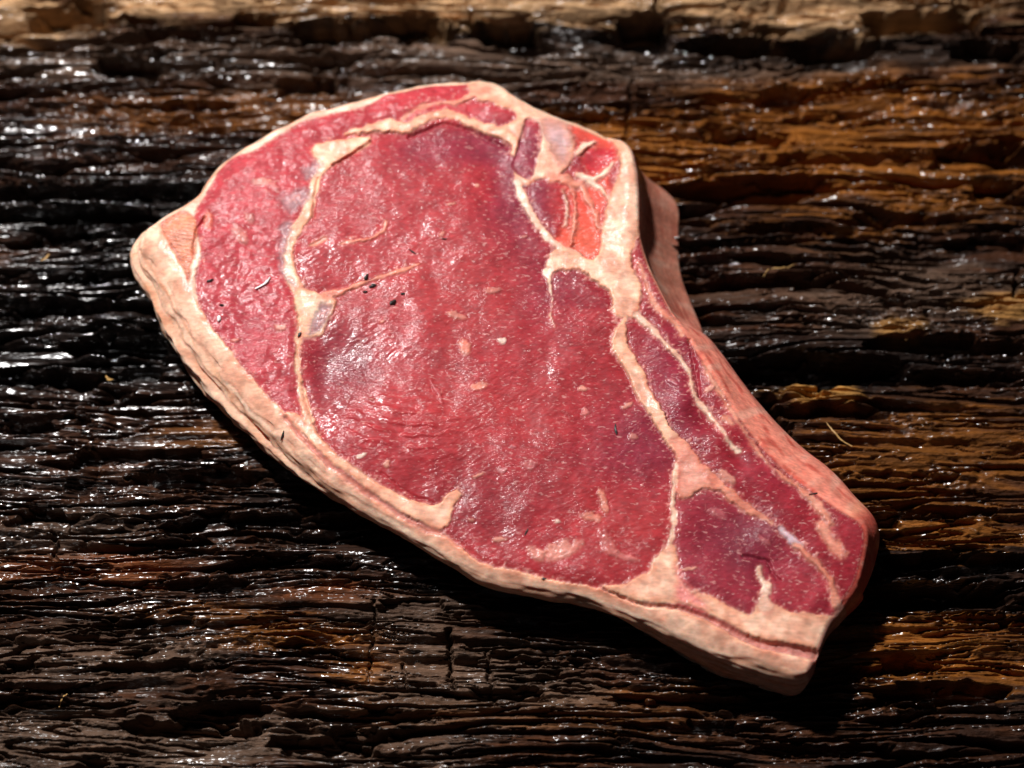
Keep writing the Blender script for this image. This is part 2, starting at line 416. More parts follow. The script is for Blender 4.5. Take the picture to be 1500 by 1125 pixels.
# rim of the cut face (photograph pixels) with: lean-out of the wall mm, undercut at the base mm, rounding mm
RIM = [
    (208, 358, 0, 2, 4.0), (218, 338, 0, 2, 3.0), (243, 319, 0, 2, 2.0), (276, 300, 0, 2, 2), (298, 282, 0, 2, 2), (310, 262, 0, 2, 2), (330, 240, 0, 2, 2), (357, 222, 0, 2, 2), (402, 194, 0, 2, 2),
    (445, 173, 0, 2, 2), (485, 159, 0, 2, 2), (525, 150, 0, 2, 2), (563, 140, 0, 2, 2), (602, 131, 0, 2, 2), (642, 124, 0, 2, 2), (682, 121, 0, 2, 2),
    (712, 121, 0, 2, 2), (736, 131, 0, 2, 2), (766, 150, 0, 2, 2), (797, 165, 0, 2, 2), (832, 179, 0, 2, 2), (866, 192, 0, 2, 2), (890, 203, 0, 2, 2), (908, 208, 1, 2, 2),
    (920, 222, 6, 1, 2), (928, 255, 13, 0, 1.6), (931, 300, 13, 0, 1.3), (932, 345, 13, 0, 1.2), (943, 386, 12.5, 0, 1.2), (962, 427, 12, 0, 1.2), (984, 467, 11, 0, 1.2), (1004, 497, 9, 0, 1.2),
    (1025, 530, 9.5, 0, 1.2), (1048, 566, 10, 0, 1.2), (1070, 601, 11, 0, 1.2), (1098, 640, 12, 0, 1.2), (1137, 684, 13, 0, 1.2), (1180, 718, 13, 0, 1.2), (1222, 748, 11, 0, 1.2),
    (1255, 768, 8, 0, 1.5), (1262, 790, 5, 0, 1.6), (1257, 820, 4, 0, 1.6), (1249, 850, 3, 1, 1.6), (1232, 876, 2, 2, 1.8), (1212, 905, 1, 3, 1.6), (1200, 930, 0, 3, 1.6), (1188, 958, 0.4, 1, 1.8), (1176, 978, 0.8, 0, 2.2),
    (1150, 974, 0.8, 0, 4.4), (1100, 960, 0.8, 0, 4.4), (1050, 943, 0.8, 0, 4.4), (1000, 922, 0.5, 1, 4.4), (950, 901, 0, 2.5, 4.4), (900, 880, 0, 5, 5.0), (850, 864, 0, 5, 4.4), (800, 856, 0, 5, 4.2), (750, 847, 0, 5, 4.2), (700, 832, 0, 5, 4.2),
    (662, 808, 0, 5, 4.4), (618, 782, 0, 5, 4.4), (570, 753, 0, 5, 4.4), (522, 727, 0, 4, 5.0), (474, 694, 0, 3, 5.0), (428, 654, 0, 2, 5.0), (382, 608, 0.5, 1, 5.0), (336, 556, 1.5, 0, 5.0), (295, 504, 2, 0, 5.0), (262, 450, 2, 0, 5.0), (236, 402, 1.5, 0, 5.0), (214, 376, 0.5, 1, 5.0),
]
FAT = (0.77, 0.46, 0.325); FATY = (0.77, 0.475, 0.33); FATP = (0.66, 0.29, 0.215); FATW = (0.82, 0.61, 0.50); SILVER = (0.33, 0.19, 0.20)  # FATW: whiter fat, lightened so streak highlights sit in its colour
EYE = (0.305, 0.025, 0.031); CAP = (0.365, 0.037, 0.047); RIB = (0.25, 0.016, 0.025); MARROW = (0.60, 0.075, 0.050); BONE = (0.74, 0.235, 0.165); ORNG = (0.66, 0.27, 0.15)

# zones of the cut face: kind, part, colour, fat 0..1, height mm, edge softness mm, edge raggedness mm, points
ZONES = [
    ('poly', 'cap_muscle', CAP, 0, 0.3, 0.4, 0.5, [(280, 330), (300, 280), (322, 240), (355, 218), (410, 188), (450, 168), (500, 155), (560, 138), (600, 130), (650, 120), (690, 115), (740, 140), (760, 170), (735, 185), (690, 172), (640, 166), (600, 186), (560, 186), (520, 206), (470, 236), (450, 300), (425, 345), (420, 400), (440, 440), (440, 520), (440, 570), (450, 620), (430, 618), (395, 588), (352, 537), (310, 482), (288, 430), (284, 380)]),
    # outer fat
    ('poly', 'fat_rim', FAT, 1, 0.5, 0.22, 0.35, [(170, 350), (200, 325), (229, 318), (241, 340), (253, 362), (268, 390), (278, 412), (286, 434), (297, 457), (312, 481), (332, 507), (354, 536), (377, 563), (397, 586), (420, 606), (437, 628), (456, 652), (482, 678), (509, 697), (541, 721), (589, 753), (621, 769), (647, 779), (668, 793), (688, 811), (714, 825), (753, 834), (799, 845), (828, 851), (881, 861), (920, 876), (986, 889), (1036, 906), (1080, 930), (1120, 948), (1195, 962), (1230, 1040), (900, 1000), (640, 880), (300, 640), (150, 420)]),
    ('poly', 'fat_rim', FATW, 1, 0.4, 0.25, 0.3, [(353, 224), (340, 215), (390, 178), (445, 155), (487, 140), (525, 135), (560, 128), (556, 142), (527, 156), (487, 165), (447, 175), (407, 197), (372, 219)]),
    ('poly', 'fat_rim', FATW, 1, 0.3, 0.3, 0.3, [(228, 322), (195, 340), (250, 290), (290, 270), (312, 250), (316, 256), (305, 276), (288, 302), (284, 318), (262, 306)]),
    ('poly', 'sinew', ORNG, 0.6, -0.1, 0.3, 0.2, [(238, 322), (262, 308), (284, 318), (289, 345), (287, 375), (279, 408), (268, 387), (252, 360), (238, 338)]),
    ('line', 'fat_rim', FATW, 1, 0.5, 0.25, 0.2, [(288, 350, 0.5), (289, 372, 0.9), (284, 395, 1.0), (281, 418, 1.0), (287, 436, 0.4)]),
    # top corner fat and bits
    ('poly', 'fat_seam', FAT, 1, 0.5, 0.3, 0.5, [(684, 122), (700, 108), (745, 118), (800, 150), (845, 176), (843, 215), (838, 232), (826, 250), (806, 269), (776, 270), (757, 268), (755, 240), (758, 212), (740, 197), (712, 192), (700, 178), (728, 184), (755, 176), (752, 162), (720, 150), (700, 146)]),
    ('poly', 'membrane', (0.50, 0.30, 0.29), 0.7, 0.2, 1.6, 0.8, [(796, 172), (830, 182), (836, 205), (832, 236), (820, 240), (806, 215), (796, 195)]),
    ('poly', 'side_muscle', CAP, 0, 0.2, 0.3, 0.5, [(684, 150), (720, 151), (748, 162), (753, 173), (727, 183), (702, 172), (684, 162)]),
    ('line', 'fat_seam', FAT, 1, 0.9, 0.3, 0.5, [(506, 196, 0.8), (545, 188, 1.3), (572, 184, 2.2), (595, 188, 1.6), (617, 176, 1.5), (637, 168, 1.2), (662, 169, 1.5), (687, 177, 1.3), (710, 189, 1.5), (738, 196, 1.5), (756, 210, 1.4), (753, 228, 1.0)]),
    ('line', 'fat_seam', FATP, 0.8, 0.5, 0.3, 0.4, [(590, 175, 0.6), (612, 160, 1.0), (640, 152, 0.6), (668, 150, 0.9), (690, 140, 1.0), (712, 130, 1.2)]),
    ('poly', 'side_muscle', (0.36, 0.04, 0.05), 0, -0.3, 0.35, 0.3, [(772, 172), (789, 180), (793, 207), (787, 233), (778, 262), (762, 257), (751, 240), (758, 216), (764, 194)]),
    # shoulder: marrow bone side
    ('poly', 'bone_head', MARROW, 0.2, -0.5, 0.9, 0.6, [(835, 180), (862, 184), (892, 197), (904, 214), (908, 235), (890, 252), (895, 282), (882, 313), (876, 347), (872, 378), (843, 371), (820, 361), (800, 340), (780, 308), (772, 278), (792, 262), (827, 269), (842, 279), (855, 262), (858, 238), (847, 222)]),
    ('poly', 'side_muscle', RIB, 0, 0.0, 0.6, 0.5, [(774, 280), (792, 263), (820, 270), (830, 290), (826, 320), (815, 345), (800, 338), (782, 308)]),
    ('poly', 'side_muscle', (0.42, 0.022, 0.03), 0.1, -0.6, 0.9, 0.6, [(856, 222), (886, 214), (903, 222), (893, 240), (868, 254), (858, 245)]),
    ('line', 'fat_seam', FATW, 0.9, 0.7, 0.25, 0.3, [(846, 255, 0.8), (868, 262, 0.9), (884, 255, 0.6), (898, 240, 0.3)]),
    ('line', 'fat_seam', FATP, 0.7, 0.7, 0.6, 0.5, [(838, 270, 0.9), (841, 300, 0.6), (842, 330, 0.7), (836, 358, 0.5)]),
    ('line', 'fat_seam', FATP, 0.7, 0.7, 0.6, 0.5, [(850, 268, 0.8), (862, 290, 0.9), (872, 315, 0.6), (878, 332, 0.8)]),
    ('line', 'fat_seam', FATW, 1, 0.7, 0.3, 0.3, [(846, 224, 1.0), (858, 212, 0.8), (872, 205, 0.4)]),
    ('line', 'fat_seam', FATP, 0.8, 0.5, 0.5, 0.4, [(808, 262, 1.6), (828, 262, 1.8), (842, 272, 1.2)]),
    ('line', 'fat_seam', FATW, 1, 0.6, 0.22, 0.35, [(757, 266, 0.8), (766, 288, 1.4), (776, 308, 1.1), (788, 328, 1.1), (806, 350, 1.1), (824, 364, 1.2), (846, 374, 1.0)]),
    ('poly', 'fat_ridge', FAT, 1, 0.8, 0.35, 0.5, [(890, 192), (925, 195), (945, 225), (950, 300), (934, 350), (924, 382), (938, 417), (938, 442), (932, 462), (915, 466), (896, 457), (894, 430), (877, 417), (843, 394), (808, 401), (800, 386), (818, 361), (845, 372), (874, 377), (883, 328), (893, 287), (908, 248), (904, 218)]),
    ('poly', 'side_muscle', RIB, 0.1, -0.1, 0.7, 0.8, [(808, 402), (843, 396), (876, 418), (892, 432), (893, 455), (860, 452), (815, 440)]),
    ('line', 'fat_seam', FATW, 1, 0.4, 0.2, 0.3, [(802, 396, 1.3), (806, 415, 0.45), (809, 442, 0.15), (806, 460, 0.1), (812, 478, 0.1)]),
    ('line', 'fat_seam', FATW, 0.75, 0.3, 0.5, 0.5, [(862, 266, 0.3), (880, 276, 0.7), (890, 290, 0.3)]),
    ('line', 'fat_seam', FATW, 0.75, 0.3, 0.5, 0.5, [(824, 276, 0.3), (832, 300, 0.5), (828, 330, 0.3)]),
    # rib side
    ('poly', 'rib_muscle', RIB, 0, 0.1, 0.3, 0.4, [(932, 352), (938, 390), (946, 430), (938, 462), (917, 468), (922, 498), (936, 530), (950, 562), (968, 594), (982, 626), (1010, 655), (1047, 708), (1068, 727), (1098, 749), (1143, 776), (1172, 802), (1196, 827), (1222, 858), (1228, 880), (1262, 860), (1285, 800), (1280, 760), (1225, 740), (1140, 676), (1073, 590), (1030, 520), (1000, 480), (965, 415), (942, 370)]),
    ('poly', 'rib_muscle', (0.25, 0.022, 0.036), 0, 0.0, 0.3, 0.4, [(990, 735), (1011, 727), (1045, 716), (1065, 728), (1098, 750), (1140, 775), (1170, 805), (1195, 830), (1220, 860), (1218, 902), (1160, 893), (1140, 882), (1112, 882), (1104, 895), (1088, 897), (1050, 877), (1020, 864), (1000, 842), (988, 800)]),
    ('line', 'fat_seam', FAT, 1, 0.7, 0.22, 0.35, [(916, 466, 0.5), (908, 492, 2.1), (910, 512, 2.2), (926, 535, 2.2), (938, 565, 2.3), (958, 600, 2.0), (977, 632, 1.8), (994, 655, 2.2)]),
    ('poly', 'fat_seam', FATP, 1, 0.6, 0.25, 0.6, [(982, 640), (1008, 652), (1030, 680), (1047, 707), (1058, 716), (1026, 717), (1012, 726), (993, 730), (988, 700), (990, 672)]),
    ('line', 'fat_seam', FATW, 1, 0.5, 0.2, 0.25, [(990, 680, 0.8), (986, 730, 0.7), (987, 760, 0.8), (984, 785, 0.6), (980, 800, 1.0)]),
    ('line', 'fat_seam', FATW, 0.9, 0.5, 0.25, 0.3, [(932, 461, 1.0), (953, 480, 0.9), (975, 504, 0.6), (993, 522, 0.7), (1009, 544, 0.6), (1016, 577, 0.45), (1031, 599, 0.8), (1052, 625, 0.5), (1066, 648, 0.4), (1080, 660, 0.8)]),
    ('line', 'fat_seam', FATP, 0.9, 0.5, 0.3, 0.4, [(1035, 690, 1.0), (1052, 708, 1.2), (1070, 724, 1.4), (1100, 746, 1.3), (1130, 765, 0.7)]),
    ('line', 'membrane', (0.62, 0.50, 0.58), 0.8, 0.6, 0.35, 0.3, [(1142, 775, 0.9), (1158, 788, 1.1), (1172, 801, 0.9)]),
    ('line', 'fat_seam', FATP, 0.9, 0.5, 0.3, 0.3, [(1165, 798, 0.6), (1182, 812, 0.9), (1198, 828, 0.8), (1218, 852, 0.9), (1222, 870, 1.1), (1226, 884, 1.3)]),
    ('line', 'fat_seam', FATP, 0.8, 0.4, 0.4, 0.5, [(936, 385, 0.5), (948, 420, 0.7), (958, 445, 0.8), (975, 462, 0.9), (990, 474, 1.0), (1000, 490, 0.8)]),
    ('line', 'fat_seam', FATP, 0.8, 0.4, 0.4, 0.5, [(1030, 520, 0.3), (1040, 552, 0.8), (1062, 590, 0.7), (1082, 620, 0.5), (1098, 646, 0.4), (1132, 686, 0.5), (1165, 710, 0.8), (1195, 738, 1.2), (1215, 765, 1.0)]),
    ('line', 'fat_seam', FATP, 0.8, 0.3, 0.4, 0.5, [(1060, 615, 0.8), (1074, 622, 0.6)]),
    ('poly', 'fat_seam', FATP, 0.8, 0.3, 0.6, 0.7, [(1196, 765), (1212, 768), (1224, 790), (1240, 810), (1232, 818), (1216, 806), (1202, 786)]),
    # fat pads at the bottom
    ('poly', 'fat_pad', FAT, 1, 0.5, 0.25, 0.35, [(880, 858), (911, 855), (932, 845), (950, 837), (958, 817), (972, 805), (982, 795), (989, 800), (994, 838), (1007, 862), (1040, 874), (1089, 899), (1104, 896), (1111, 885), (1132, 884), (1160, 896), (1217, 901), (1240, 910), (1200, 955), (1189, 949), (1153, 942), (1111, 937), (1075, 918), (1036, 897), (1000, 884), (983, 884), (940, 881), (892, 865)]),
    ('poly', 'fat_pad', (0.66, 0.20, 0.18), 0.5, -0.2, 1.2, 0.6, [(990, 830), (1003, 858), (1018, 872), (1032, 890), (1008, 882), (994, 880), (992, 850)]),
    ('line', 'membrane', FATW, 0.7, 0.4, 0.3, 0.5, [(1113, 830, 0.5), (1114, 845, 0.5), (1124, 858, 1.2), (1120, 872, 1.4), (1122, 888, 1.8)]),
    ('line', 'fat_seam', (0.50, 0.19, 0.155), 0.4, -1.5, 0.45, 0.25, [(895, 866, 0.1), (940, 884, 0.2), (986, 889, 0.35), (1036, 905, 0.55), (1078, 927, 0.8), (1118, 943, 1.1), (1195, 957, 1.4)]),
    # inner fat strip, bottom left
    ('poly', 'fat_seam', FAT, 1, 0.7, 0.2, 0.3, [(434, 606), (446, 613), (458, 620), (471, 643), (495, 667), (529, 692), (567, 716), (607, 732), (636, 740), (650, 728), (670, 716), (677, 724), (664, 742), (660, 762), (647, 775), (620, 766), (588, 750), (540, 718), (508, 694), (481, 675), (455, 648), (436, 628), (415, 606)]),
    ('line', 'fat_seam', (0.62, 0.24, 0.20), 0.6, -0.7, 0.25, 0.2, [(412, 604, 0.2), (436, 634, 0.4), (468, 668, 0.5), (510, 702, 0.5), (548, 728, 0.5), (590, 756, 0.5), (625, 774, 0.5), (650, 782, 0.4), (672, 798, 0.3)]),
    # seam between cap and eye
    ('line', 'fat_seam', FAT, 1, 0.6, 0.22, 0.3, [(421, 352, 1.5), (421, 385, 1.6), (430, 412, 2.0), (440, 432, 1.8), (441, 470, 1.3), (438, 500, 0.95), (436, 525, 0.9), (439, 560, 1.0), (447, 592, 1.3), (453, 615, 1.7)]),
    ('poly', 'fat_seam', FATY, 1, 0.5, 0.25, 0.4, [(457, 217), (473, 209), (513, 203), (541, 200), (543, 209), (513, 226), (488, 242), (470, 262), (462, 291), (458, 315), (445, 334), (425, 366), (416, 366), (420, 340), (438, 320), (446, 300), (452, 280), (457, 262), (466, 240), (458, 228)]),
    ('poly', 'fat_seam', FATY, 1, 0.5, 0.25, 0.4, [(434, 424), (468, 430), (492, 438), (488, 455), (476, 480), (468, 492), (446, 494), (438, 480)]),
    ('poly', 'membrane', SILVER, 0.45, 0.1, 1.0, 0.8, [(445, 252), (465, 235), (471, 245), (450, 264)]),
    ('poly', 'membrane', SILVER, 0.45, 0.1, 1.0, 0.8, [(407, 292), (446, 277), (454, 292), (428, 312)]),
    ('poly', 'membrane', SILVER, 0.45, 0.1, 1.0, 0.8, [(412, 332), (426, 326), (424, 350), (417, 372), (420, 402), (432, 418), (424, 418), (410, 395), (408, 360)]),
    ('poly', 'membrane', SILVER, 0.45, 0.1, 1.0, 0.8, [(470, 446), (484, 448), (478, 472), (466, 486), (452, 488), (460, 466)]),
    ('line', 'fat_seam', FATP, 0.9, 0.35, 0.22, 0.25, [(476, 432, 1.0), (500, 428, 0.8), (528, 416, 0.6), (556, 407, 0.4), (582, 399, 0.5), (600, 394, 0.6), (618, 386, 0.3)]),
    ('line', 'fat_seam', FATP, 0.7, 0.3, 0.3, 0.4, [(498, 358, 0.3), (520, 354, 0.6), (545, 350, 0.6), (560, 340, 0.5), (566, 326, 0.3)]),
    ('line', 'fat_seam', FATP, 0.7, 0.3, 0.3, 0.4, [(454, 362, 0.5), (478, 350, 0.5)]),
]
# marbling flecks: x, y, length px, width px, angle deg, colour
FLECKS = [(668, 463, 30, 10, -20, FATP), (681, 508, 16, 30, 15, (0.72, 0.25, 0.17)), (701, 567, 26, 13, 10, (0.75, 0.30, 0.20)), (853, 570, 13, 8, 0, FATP), (857, 603, 14, 14, 0, (0.6, 0.2, 0.18)),
          (917, 593, 22, 9, 20, FATP), (928, 639, 16, 10, 0, FATP), (723, 426, 26, 10, 20, FATP), (736, 500, 12, 10, 0, FATW), (884, 735, 12, 40, 12, (0.72, 0.33, 0.22)), (866, 757, 34, 14, -15, (0.70, 0.30, 0.2)),
          (822, 806, 60, 26, 20, (0.62, 0.26, 0.2)), (786, 812, 30, 18, -30, (0.58, 0.22, 0.17)), (732, 789, 20, 8, 5, FATP), (815, 763, 9, 8, 0, FATW), (890, 795, 40, 20, -60, (0.50, 0.17, 0.15)), (905, 812, 60, 12, -20, (0.50, 0.16, 0.14)),
          (560, 470, 9, 6, 0, FATP), (528, 670, 16, 8, 20, FATW), (566, 682, 10, 10, 0, FATP), (700, 698, 18, 6, 25, FATP), (352, 345, 40, 18, -50, (0.55, 0.25, 0.2)), (385, 268, 30, 14, 0, (0.62, 0.32, 0.24)), (365, 320, 26, 12, -60, (0.55, 0.26, 0.22)),
          (305, 325, 18, 30, 10, (0.60, 0.17, 0.1)), (400, 275, 24, 10, -30, (0.55, 0.2, 0.18)), (410, 480, 16, 10, -20, FATP), (345, 498, 18, 7, 10, FATP), (640, 575, 5, 46, 25, (0.5, 0.12, 0.13)), (775, 682, 20, 16, 0, (0.45, 0.12, 0.12)),
          (1052, 752, 30, 12, -30, (0.42, 0.10, 0.11)), (1118, 790, 30, 10, -40, (0.45, 0.12, 0.12)), (1010, 835, 22, 6, 10, FATP), (1017, 868, 12, 5, 10, FATP), (1065, 700, 30, 14, -40, FATP), (1040, 570, 20, 8, 40, FATP), (985, 560, 26, 10, -40, (0.5, 0.15, 0.17)),
          (735, 690, 12, 10, 0, (0.5, 0.2, 0.2)), (750, 655, 10, 8, 0, (0.42, 0.12, 0.13)), (690, 760, 10, 8, 0, FATP), (660, 300, 12, 5, 0, FATP), (698, 272, 12, 6, 0, FATP), (648, 345, 12, 8, 60, FATP), (768, 345, 14, 6, 30, FATP), (545, 585, 10, 5, 0, FATP)]

def build_steak():
    rim = np.array(RIM, float)
    xy = PT(rim[:, :2])
    R = np.concatenate([xy, rim[:, 2:]], 1)
    C = catmull(R, 0.8, True)
    # light smoothing keeps the normals steady
    for _ in range(3):
        C = (np.roll(C, 1, 0) + 2 * C + np.roll(C, -1, 0)) / 4
    n = len(C)
    tan = np.roll(C[:, :2], -2, 0) - np.roll(C[:, :2], 2, 0)
    tan /= np.linalg.norm(tan, axis=1, keepdims=True)
    nor = np.stack([-tan[:, 1], tan[:, 0]], 1)            # points run clockwise: outward is left
    for _ in range(12):
        nor = (np.roll(nor, 1, 0) + 2 * nor + np.roll(nor, -1, 0)) / 4
    nor /= np.linalg.norm(nor, axis=1, keepdims=True)
    STEP = 0.32; OUT = TZ + 10
    lo = C[:, :2].min(0) - OUT - 1; hi = C[:, :2].max(0) + OUT + 1
    us = np.arange(lo[0], hi[0], STEP); vs = np.arange(lo[1], hi[1], STEP)
    U, V = np.meshgrid(us, vs)
    ny, nx = U.shape
    D = np.full(U.shape, 99.0); S = np.zeros(U.shape)
    # nearest rim point, tile by tile
    T = 24; rad = T * STEP * 0.75
    for j in range(0, ny, T):
        for i in range(0, nx, T):
            uu = U[j:j + T, i:i + T]; vv = V[j:j + T, i:i + T]
            cx, cy = uu.mean(), vv.mean()
            dc = np.hypot(C[:, 0] - cx, C[:, 1] - cy); dm = dc.min()
            if dm > OUT + rad + 1: continue
            ks = np.nonzero(dc < dm + 2 * rad + 1.0)[0]
            best = np.full(uu.shape, 1e9); bs = np.zeros(uu.shape)
            for k in ks:
                k2 = (k + 1) % n
                dd, t = seg_dist(uu, vv, C[k], C[k2])
                w = dd < best
                best[w] = dd[w]; bs[w] = (k + t)[w]
            D[j:j + T, i:i + T] = best; S[j:j + T, i:i + T] = bs
    ins = inside(U, V, C[:, :2])
    D = np.where(ins, -D, D)
    k0 = np.floor(S).astype(int) % n; k1 = (k0 + 1) % n; f = (S - np.floor(S))[..., None]
    CI = C[k0] * (1 - f) + C[k1] * f
    NI = nor[k0] * (1 - f) + nor[k1] * f
    NI /= np.linalg.norm(NI, axis=-1, keepdims=True)
    lean, under, rr = CI[..., 2], CI[..., 3], CI[..., 4]
    # blend towards the true outward direction at corners is not needed: rounding does it
    # ---- paint the zones
    jit1 = noise(U / 2.2, V / 2.2, 101) + 0.6 * noise(U / 0.9, V / 0.9, 102)
    jit2 = noise(U / 3.1 + 9, V / 3.1, 103) + 0.6 * noise(U / 1.1, V / 1.1, 104)
    names = ['eye_muscle']; part = np.zeros(U.shape, np.int32)
    col = np.empty(U.shape + (3,)); col[:] = EYE
    # slow change of the lean's colour
    lowf = fbm(U / 22, V / 22, 111, 2); 
    col *= (1 + 0.14 * lowf)[..., None]
    fat = np.zeros(U.shape); h = np.zeros(U.shape)
    def paint(bx, mask, c, ft, dh, pid):
        m = mask[..., None]
        col[bx] = col[bx] * (1 - m) + np.array(c) * m
        fat[bx] = fat[bx] * (1 - mask) + ft * mask
        h[bx] = h[bx] * (1 - mask) + dh * mask
        p = part[bx]; p[mask > 0.5] = pid; part[bx] = p
    def box(P, mg):
        a = P.min(0) - mg; b = P.max(0) + mg
        i0, i1 = np.searchsorted(us, [a[0], b[0]]); j0, j1 = np.searchsorted(vs, [a[1], b[1]])
        return np.s_[max(j0, 0):j1, max(i0, 0):i1]
    for (kind, pn, c, ft, dh, soft, jit, pts) in ZONES:
        if pn not in names or pn == 'membrane': names.append(pn)
        pid = len(names) - 1 if pn == 'membrane' else names.index(pn)
        a = np.array(pts, float); P = PT(a[:, :2])
        if kind == 'poly':
            Q = catmull(P, 1.6, True); bx = box(Q, 4)
            x = U[bx] + jit * jit1[bx]; y = V[bx] + jit * jit2[bx]
            d = np.full(x.shape, 1e9)
            for i in range(len(Q)):
                d = np.minimum(d, seg_dist(x, y, Q[i], Q[(i + 1) % len(Q)])[0])
            d = np.where(inside(x, y, Q), -d, d)
        else:
            Q = catmull(np.concatenate([P, a[:, 2:3]], 1), 1.2); bx = box(Q[:, :2], 6)
            x = U[bx] + jit * jit1[bx]; y = V[bx] + jit * jit2[bx]
            d = np.full(x.shape, 1e9)
            for i in range(len(Q) - 1):
                dd, t = seg_dist(x, y, Q[i], Q[i + 1])
                d = np.minimum(d, dd - (Q[i, 2] * (1 - t) + Q[i + 1, 2] * t))
        if ft > 0.5:
            wob = 0.45 * noise(U[bx] / 4.0, V[bx] / 4.0, 161) + 0.25 * noise(U[bx] / 1.5, V[bx] / 1.5, 162)
            d = d + (wob if kind == 'line' else 0.6 * wob)
            bleed = (sst(1.5, -0.2, d) * 0.38)[..., None] * (D[bx] < 0)[..., None]
            col[bx] = col[bx] * (1 - bleed) + np.array((0.52, 0.13, 0.11)) * bleed
            thick = sst(-0.2, -2.2, d)[..., None]
            pat = sst(-0.5, 0.6, noise(U[bx] / 7.0, V[bx] / 7.0, 163) + 0.5 * noise(U[bx] / 2.4, V[bx] / 2.4, 164))[..., None]
            c2 = np.array(c) * (0.91 + 0.10 * pat) * np.array([1, 0.84, 0.76]) ** ((1 - thick) * 0.9 + (1 - pat) * 0.7 - 0.2)
            m = sst(soft * 1.5, -soft * 1.5, d)
            mm = (m * (0.80 + 0.20 * pat[..., 0]))[..., None]
            col[bx] = col[bx] * (1 - mm) + c2 * mm
            fat[bx] = fat[bx] * (1 - m) + ft * m
            hm = sst(0.7, -0.7, d)
            h[bx] = h[bx] * (1 - hm) + dh * 0.5 * hm
            p = part[bx]; p[m > 0.5] = pid; part[bx] = p
        else:
            paint(bx, sst(soft * 1.4, -soft * 1.4, d), c, ft, dh, pid)
    for (px, py, L, Wd, an, c) in FLECKS:
        P = PT([(px, py)])[0]; k = 0.2
        bx = box(P[None], L * k + Wd * k + 2)
        x = U[bx] - P[0] + 0.5 * jit1[bx]; y = V[bx] - P[1] + 0.5 * jit2[bx]
        ca, sa = math.cos(math.radians(an)), math.sin(math.radians(an))
        r = np.hypot((x * ca + y * sa) / (L * k / 2), (-x * sa + y * ca) / (Wd * k / 2)) + 0.25 * jit2[bx]
        m = sst(1.25, 0.6, r) * 0.8
        mm = m[..., None]
        col[bx] = col[bx] * (1 - mm) + np.array(c) * mm
        fat[bx] = np.maximum(fat[bx], m * 0.6); h[bx] += 0.35 * m
        names.append('fat_fleck'); p = part[bx]; p[m > 0.45] = len(names) - 1; part[bx] = p
    isfat = sst(0.3, 0.8, fat)
    for (px, py, rx, ry, c, am) in ((760, 300, 70, 130, (0.17, 0.016, 0.036), .75), (690, 215, 160, 40, (0.20, 0.020, 0.042), .6), (940, 650, 90, 90, (0.18, 0.016, 0.036), .7), (500, 545, 70, 80, (0.17, 0.014, 0.026), .8), (800, 420, 50, 90, (0.18, 0.016, 0.034), .6),  # dark patch in the eye's left dip: shade under the seam, painted as colour
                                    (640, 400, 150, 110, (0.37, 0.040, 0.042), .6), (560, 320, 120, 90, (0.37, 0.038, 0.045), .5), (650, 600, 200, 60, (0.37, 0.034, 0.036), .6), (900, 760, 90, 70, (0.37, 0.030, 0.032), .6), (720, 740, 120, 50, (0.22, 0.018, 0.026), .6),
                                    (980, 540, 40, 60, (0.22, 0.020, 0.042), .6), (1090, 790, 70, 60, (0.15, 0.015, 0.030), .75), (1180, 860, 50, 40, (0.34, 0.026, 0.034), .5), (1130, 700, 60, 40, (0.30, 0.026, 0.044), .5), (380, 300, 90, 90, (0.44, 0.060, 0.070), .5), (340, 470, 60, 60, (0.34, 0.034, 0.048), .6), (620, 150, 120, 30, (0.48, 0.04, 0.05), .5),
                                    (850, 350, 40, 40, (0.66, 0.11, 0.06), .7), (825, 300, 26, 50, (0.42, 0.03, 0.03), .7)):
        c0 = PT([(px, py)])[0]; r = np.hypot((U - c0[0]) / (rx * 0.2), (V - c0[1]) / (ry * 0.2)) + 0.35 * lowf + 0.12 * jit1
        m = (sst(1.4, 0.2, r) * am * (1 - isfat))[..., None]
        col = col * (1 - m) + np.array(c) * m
    nb = isfat.copy()
    for _ in range(4):
        nb = (np.roll(nb, 3, 0) + np.roll(nb, -3, 0) + np.roll(nb, 3, 1) + np.roll(nb, -3, 1) + 2 * nb) / 6
    jn = noise(U / 1.25, V / 1.25, 181) + 0.7 * noise(U / 3.2, V / 3.2, 182) + 0.5 * noise(U / 0.7, V / 0.7, 183)
    cm = (sst(0.12, 0.5, nb * 0.8 + 0.5 * jn - 0.12) * sst(0.01, 0.08, nb) * (1 - isfat) * 0.6)[..., None]
    col = col * (1 - cm) + np.array((0.60, 0.26, 0.22)) * cm
    h += 0.3 * cm[..., 0]
    # hair-fine pale marbling in the lean
    vein = np.abs(noise((U * 0.91 + V * 0.41) / 7 + 0.5 * jit1 * 0.2, (V * 0.91 - U * 0.41) / 2.6, 171))
    vm = (sst(0.035, 0.0, vein) * sst(0.1, 0.5, noise(U / 9, V / 9, 172)) * (1 - isfat) * 0.35)[..., None]
    col = col * (1 - vm) + np.array((0.58, 0.24, 0.22)) * vm
    spk = noise(U / 1.15, V / 0.95, 173)
    sm = (sst(0.62, 0.85, spk) * sst(-0.1, 0.5, noise(U / 12, V / 12, 174)) * (1 - isfat) * 0.55)[..., None]
    col = col * (1 - sm) + np.array((0.66, 0.34, 0.30)) * sm
    h += sm[..., 0] * 0.25
    lm = 1 - isfat
    # ---- heights of the cut face
    def dome(px, py, rx, ry, amp, ang=0):
        c = PT([(px, py)])[0]; ca, sa = math.cos(ang), math.sin(ang)
        x, y = U - c[0], V - c[1]
        return amp * np.exp(-((x * ca + y * sa) / (rx * 0.2)) ** 2 - ((-x * sa + y * ca) / (ry * 0.2)) ** 2)
    h += dome(620, 330, 150, 140, 1.0) + dome(560, 640, 120, 60, 1.2) + dome(800, 650, 220, 140, 0.5)
